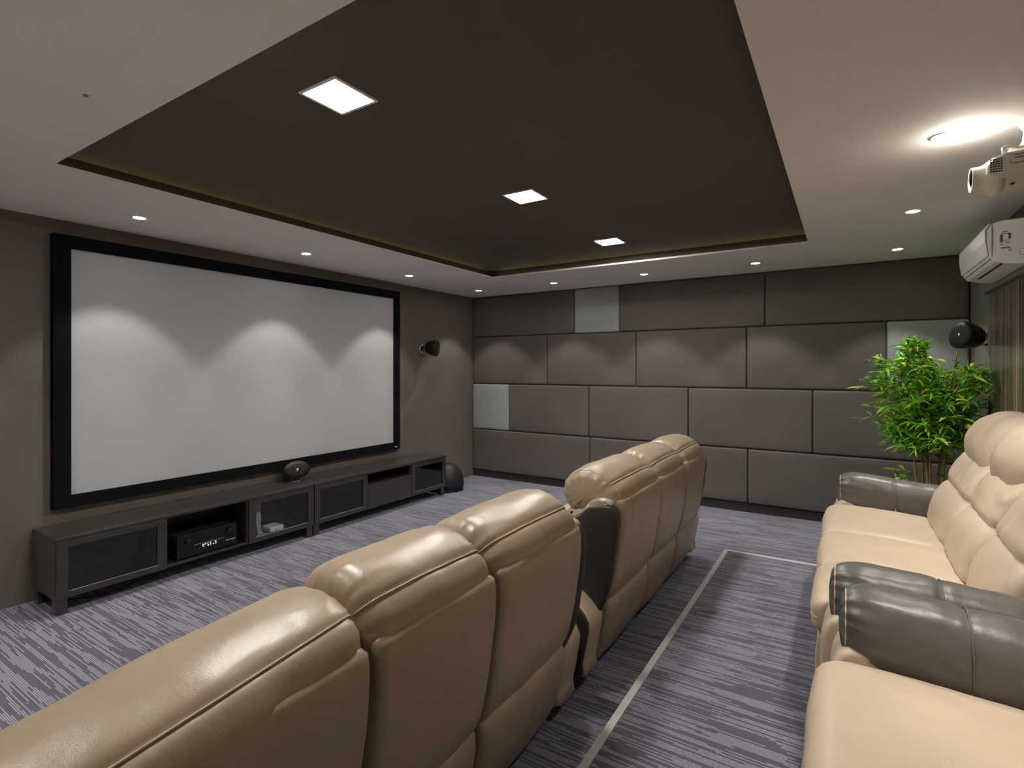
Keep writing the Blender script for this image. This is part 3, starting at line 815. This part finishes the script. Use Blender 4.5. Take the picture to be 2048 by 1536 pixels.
link('bottom_slot', boxes((px0 + .04, px0 + .075, 2.94, 2.950, pz0 - .0015, pz0 + .002), (px0 + .10, px0 + .112, 2.92, 2.945, pz0 - .0015, pz0 + .002)), M['slot'], pj)
bm = bmesh.new(); lathe(bm, [(0, 2.432), (.062, 2.432), (.058, 2.445), (.044, 2.475), (.040, 2.515), (.05, 2.53), (.062, H - .001), (0, H - .001)], (.655, 2.96, 0), 28)
link('ceiling_mount', bm, M['cream'], pj, True)
link('mount_plate', boxes((.56, .75, 2.88, 3.02, 2.420, 2.433, .004)), M['cream'], pj)
for (x, y) in ((.535, 2.845), (.745, 2.845), (.535, 3.05), (.745, 3.05)):
    bm = bmesh.new(); tube(bm, catmull([(.655, 2.96, 2.426), ((x * 2 + .655) / 3, (y * 2 + 2.96) / 3, 2.428), (x, y, 2.424), (x, y, 2.408), (x, y, pz1 - .002)], 14, False), .008, 8)
    link('bracket_arm', bm, M['cream'], pj, True)

# ------------------------------------------------------------------ lamps
def spot(name, parent, loc, energy, angle, blend, direction=(0, 0, -1), radius=.03, color=(1, .962, .91)):
    l_ = bpy.data.lights.new(name, 'SPOT'); l_.energy = energy; l_.spot_size = math.radians(angle); l_.spot_blend = blend
    l_.shadow_soft_size = radius; l_.color = color
    o = bpy.data.objects.new(name, l_); COL.objects.link(o); o.parent = parent
    o.location = Vector(loc) - parent_world(parent)
    o.rotation_euler = Vector(direction).to_track_quat('-Z', 'Y').to_euler()
    return o
SPOT_E = 46.0
SPOT_C = 54.0
DL = [(-4.03, .355, 'round ceiling downlight at the camera end of the screen wall row'), (-4.03, 1.661, 'round ceiling downlight in front of the left end of the screen'),
      (-4.04, 2.970, 'round ceiling downlight in front of the middle of the screen'), (-4.045, 4.275, 'round ceiling downlight in front of the right end of the screen'),
      (-4.05, 5.575, 'round ceiling downlight in the far left corner by the padded wall'),
      (-2.941, 5.566, 'round ceiling downlight nearest above the pale square panel of the padded wall'), (-1.843, 5.563, 'round ceiling downlight under the brightest stretch of the recess edge'),
      (-.742, 5.560, 'round ceiling downlight below the right corner of the dark ceiling recess'), (.367, 5.557, 'round ceiling downlight above the bamboo plant'),
      (.363, 4.271, 'round ceiling downlight between the projector and the bamboo corner'), (.356, 2.964, 'large-looking round ceiling downlight tilted at the projector'),
      (.356, 1.661, 'round ceiling downlight above the nearest rear sofa arms'),
      (-2.941, .355, 'round ceiling downlight behind the near front sofa, left of the row'), (-1.843, .355, 'round ceiling downlight behind the near front sofa, middle of the row')]
for k, (x, y, lab) in enumerate(DL):
    t_ = thing('downlight', (x, y, H), lab, 'downlight', 'round recessed ceiling downlights')
    bm = bmesh.new(); lathe(bm, [(.037, -.004), (.041, -.005), (.046, -.003), (.047, 0)], (x, y, H), 32)
    link('trim_ring', bm, M['white'], t_, True)
    bm = bmesh.new(); lathe(bm, [(0, -.0035), (.038, -.0035)], (x, y, H), 32)
    link('lit_lens', bm, M['lamp'], t_)
    spot('lamp', t_, (x, y, H - .006), *((SPOT_E, 76, .5) if x > 0 and y < 5 else (SPOT_E * .86, 85, .32)))
    spot('lamp', t_, (x, y, H - .0065), SPOT_C, 58, 1.0)
    if 'projector' in lab and 'tilted' in lab:
        pl_ = bpy.data.lights.new('lamp', 'POINT'); pl_.energy = 2.6; pl_.shadow_soft_size = .025; pl_.color = (1, .94, .85)
        po_ = bpy.data.objects.new('lamp', pl_); COL.objects.link(po_); po_.parent = t_; po_.location = (.062, -.004, -.034)  # added point light beside the lens, standing in for glare off the projector
for k, (y, lab) in enumerate(((1.455, 'nearest lit square ceiling light in the dark recess'), (2.955, 'middle lit square ceiling light in the dark recess'), (4.40, 'farthest lit square ceiling light in the dark recess'))):
    x = -1.768; t_ = thing('square_ceiling_light', (x, y, ZT), lab, 'ceiling light', 'square lights in the ceiling recess')
    h_, i_ = .112, .098
    bm = boxes((x - h_, x + h_, y - h_, y - i_, ZT - .006, ZT, .001), (x - h_, x + h_, y + i_, y + h_, ZT - .006, ZT, .001), (x - h_, x - i_, y - i_, y + i_, ZT - .006, ZT, .001), (x + i_, x + h_, y - i_, y + i_, ZT - .006, ZT, .001))
    link('frame', bm, M['white'], t_)
    link('diffuser', boxes((x - i_, x + i_, y - i_, y + i_, ZT - .004, ZT)), M['panel_lamp'], t_)
# dim olive strips lying in the cove above the recess edge, facing up
for nm, (x, y), ln, dr in (('cove_strip', (VX0 + .003, (TY0 + TY1) / 2), TY1 - TY0, (.55, 0, 1)), ('cove_strip', ((TX0 + TX1) / 2, VY1 - .003), TX1 - TX0, (0, -.55, 1))):
    al = bpy.data.lights.new(nm, 'AREA'); al.shape = 'RECTANGLE'; al.energy = .55; al.color = (1, .86, .38)
    al.size = ln; al.size_y = .01
    ao = bpy.data.objects.new(nm, al); COL.objects.link(ao); ao.location = (x, y, c1 + .012)
    zax = -Vector(dr).normalized(); xax = Vector((0, 1, 0)) if dr[0] else Vector((1, 0, 0)); yax = zax.cross(xax)
    ao.rotation_euler = Matrix((xax, yax, zax)).transposed().to_euler()
# small sensor on the ceiling
bm = bmesh.new(); lathe(bm, [(0, -.006), (.006, -.006), (.009, -.002), (.009, 0)], (-2.395, .81, H), 16)
tag(link('ceiling_sensor', bm, M['greyink'], None, True, (-2.395, .81, H)), 'tiny dark round sensor on the white ceiling at upper left', 'sensor')

# ------------------------------------------------------------------ camera, world, view
w = bpy.data.worlds.new('World'); bpy.context.scene.world = w; w.use_nodes = True
w.node_tree.nodes['Background'].inputs['Color'].default_value = (0, 0, 0, 1)
cd = bpy.data.cameras.new('Camera'); cam = bpy.data.objects.new('Camera', cd); COL.objects.link(cam)
cd.sensor_width = 36; cd.lens = 1055.23 / 2048 * 36
cd.shift_y = (737.275 - 768) / 2048
cd.clip_start = .02
cam.location = (0, 0, HC); cam.rotation_euler = (PI / 2, 0, math.radians(32.3718))
sc = bpy.context.scene
sc.camera = cam
sc.view_settings.view_transform = 'Standard'; sc.view_settings.look = 'None'
sc.view_settings.exposure = 0.42; sc.view_settings.gamma = 1; sc.view_settings.use_curve_mapping = False
sc.cycles.max_bounces = 8; sc.cycles.diffuse_bounces = 5; sc.cycles.use_denoising = True
sc.cycles.sample_clamp_indirect = 6
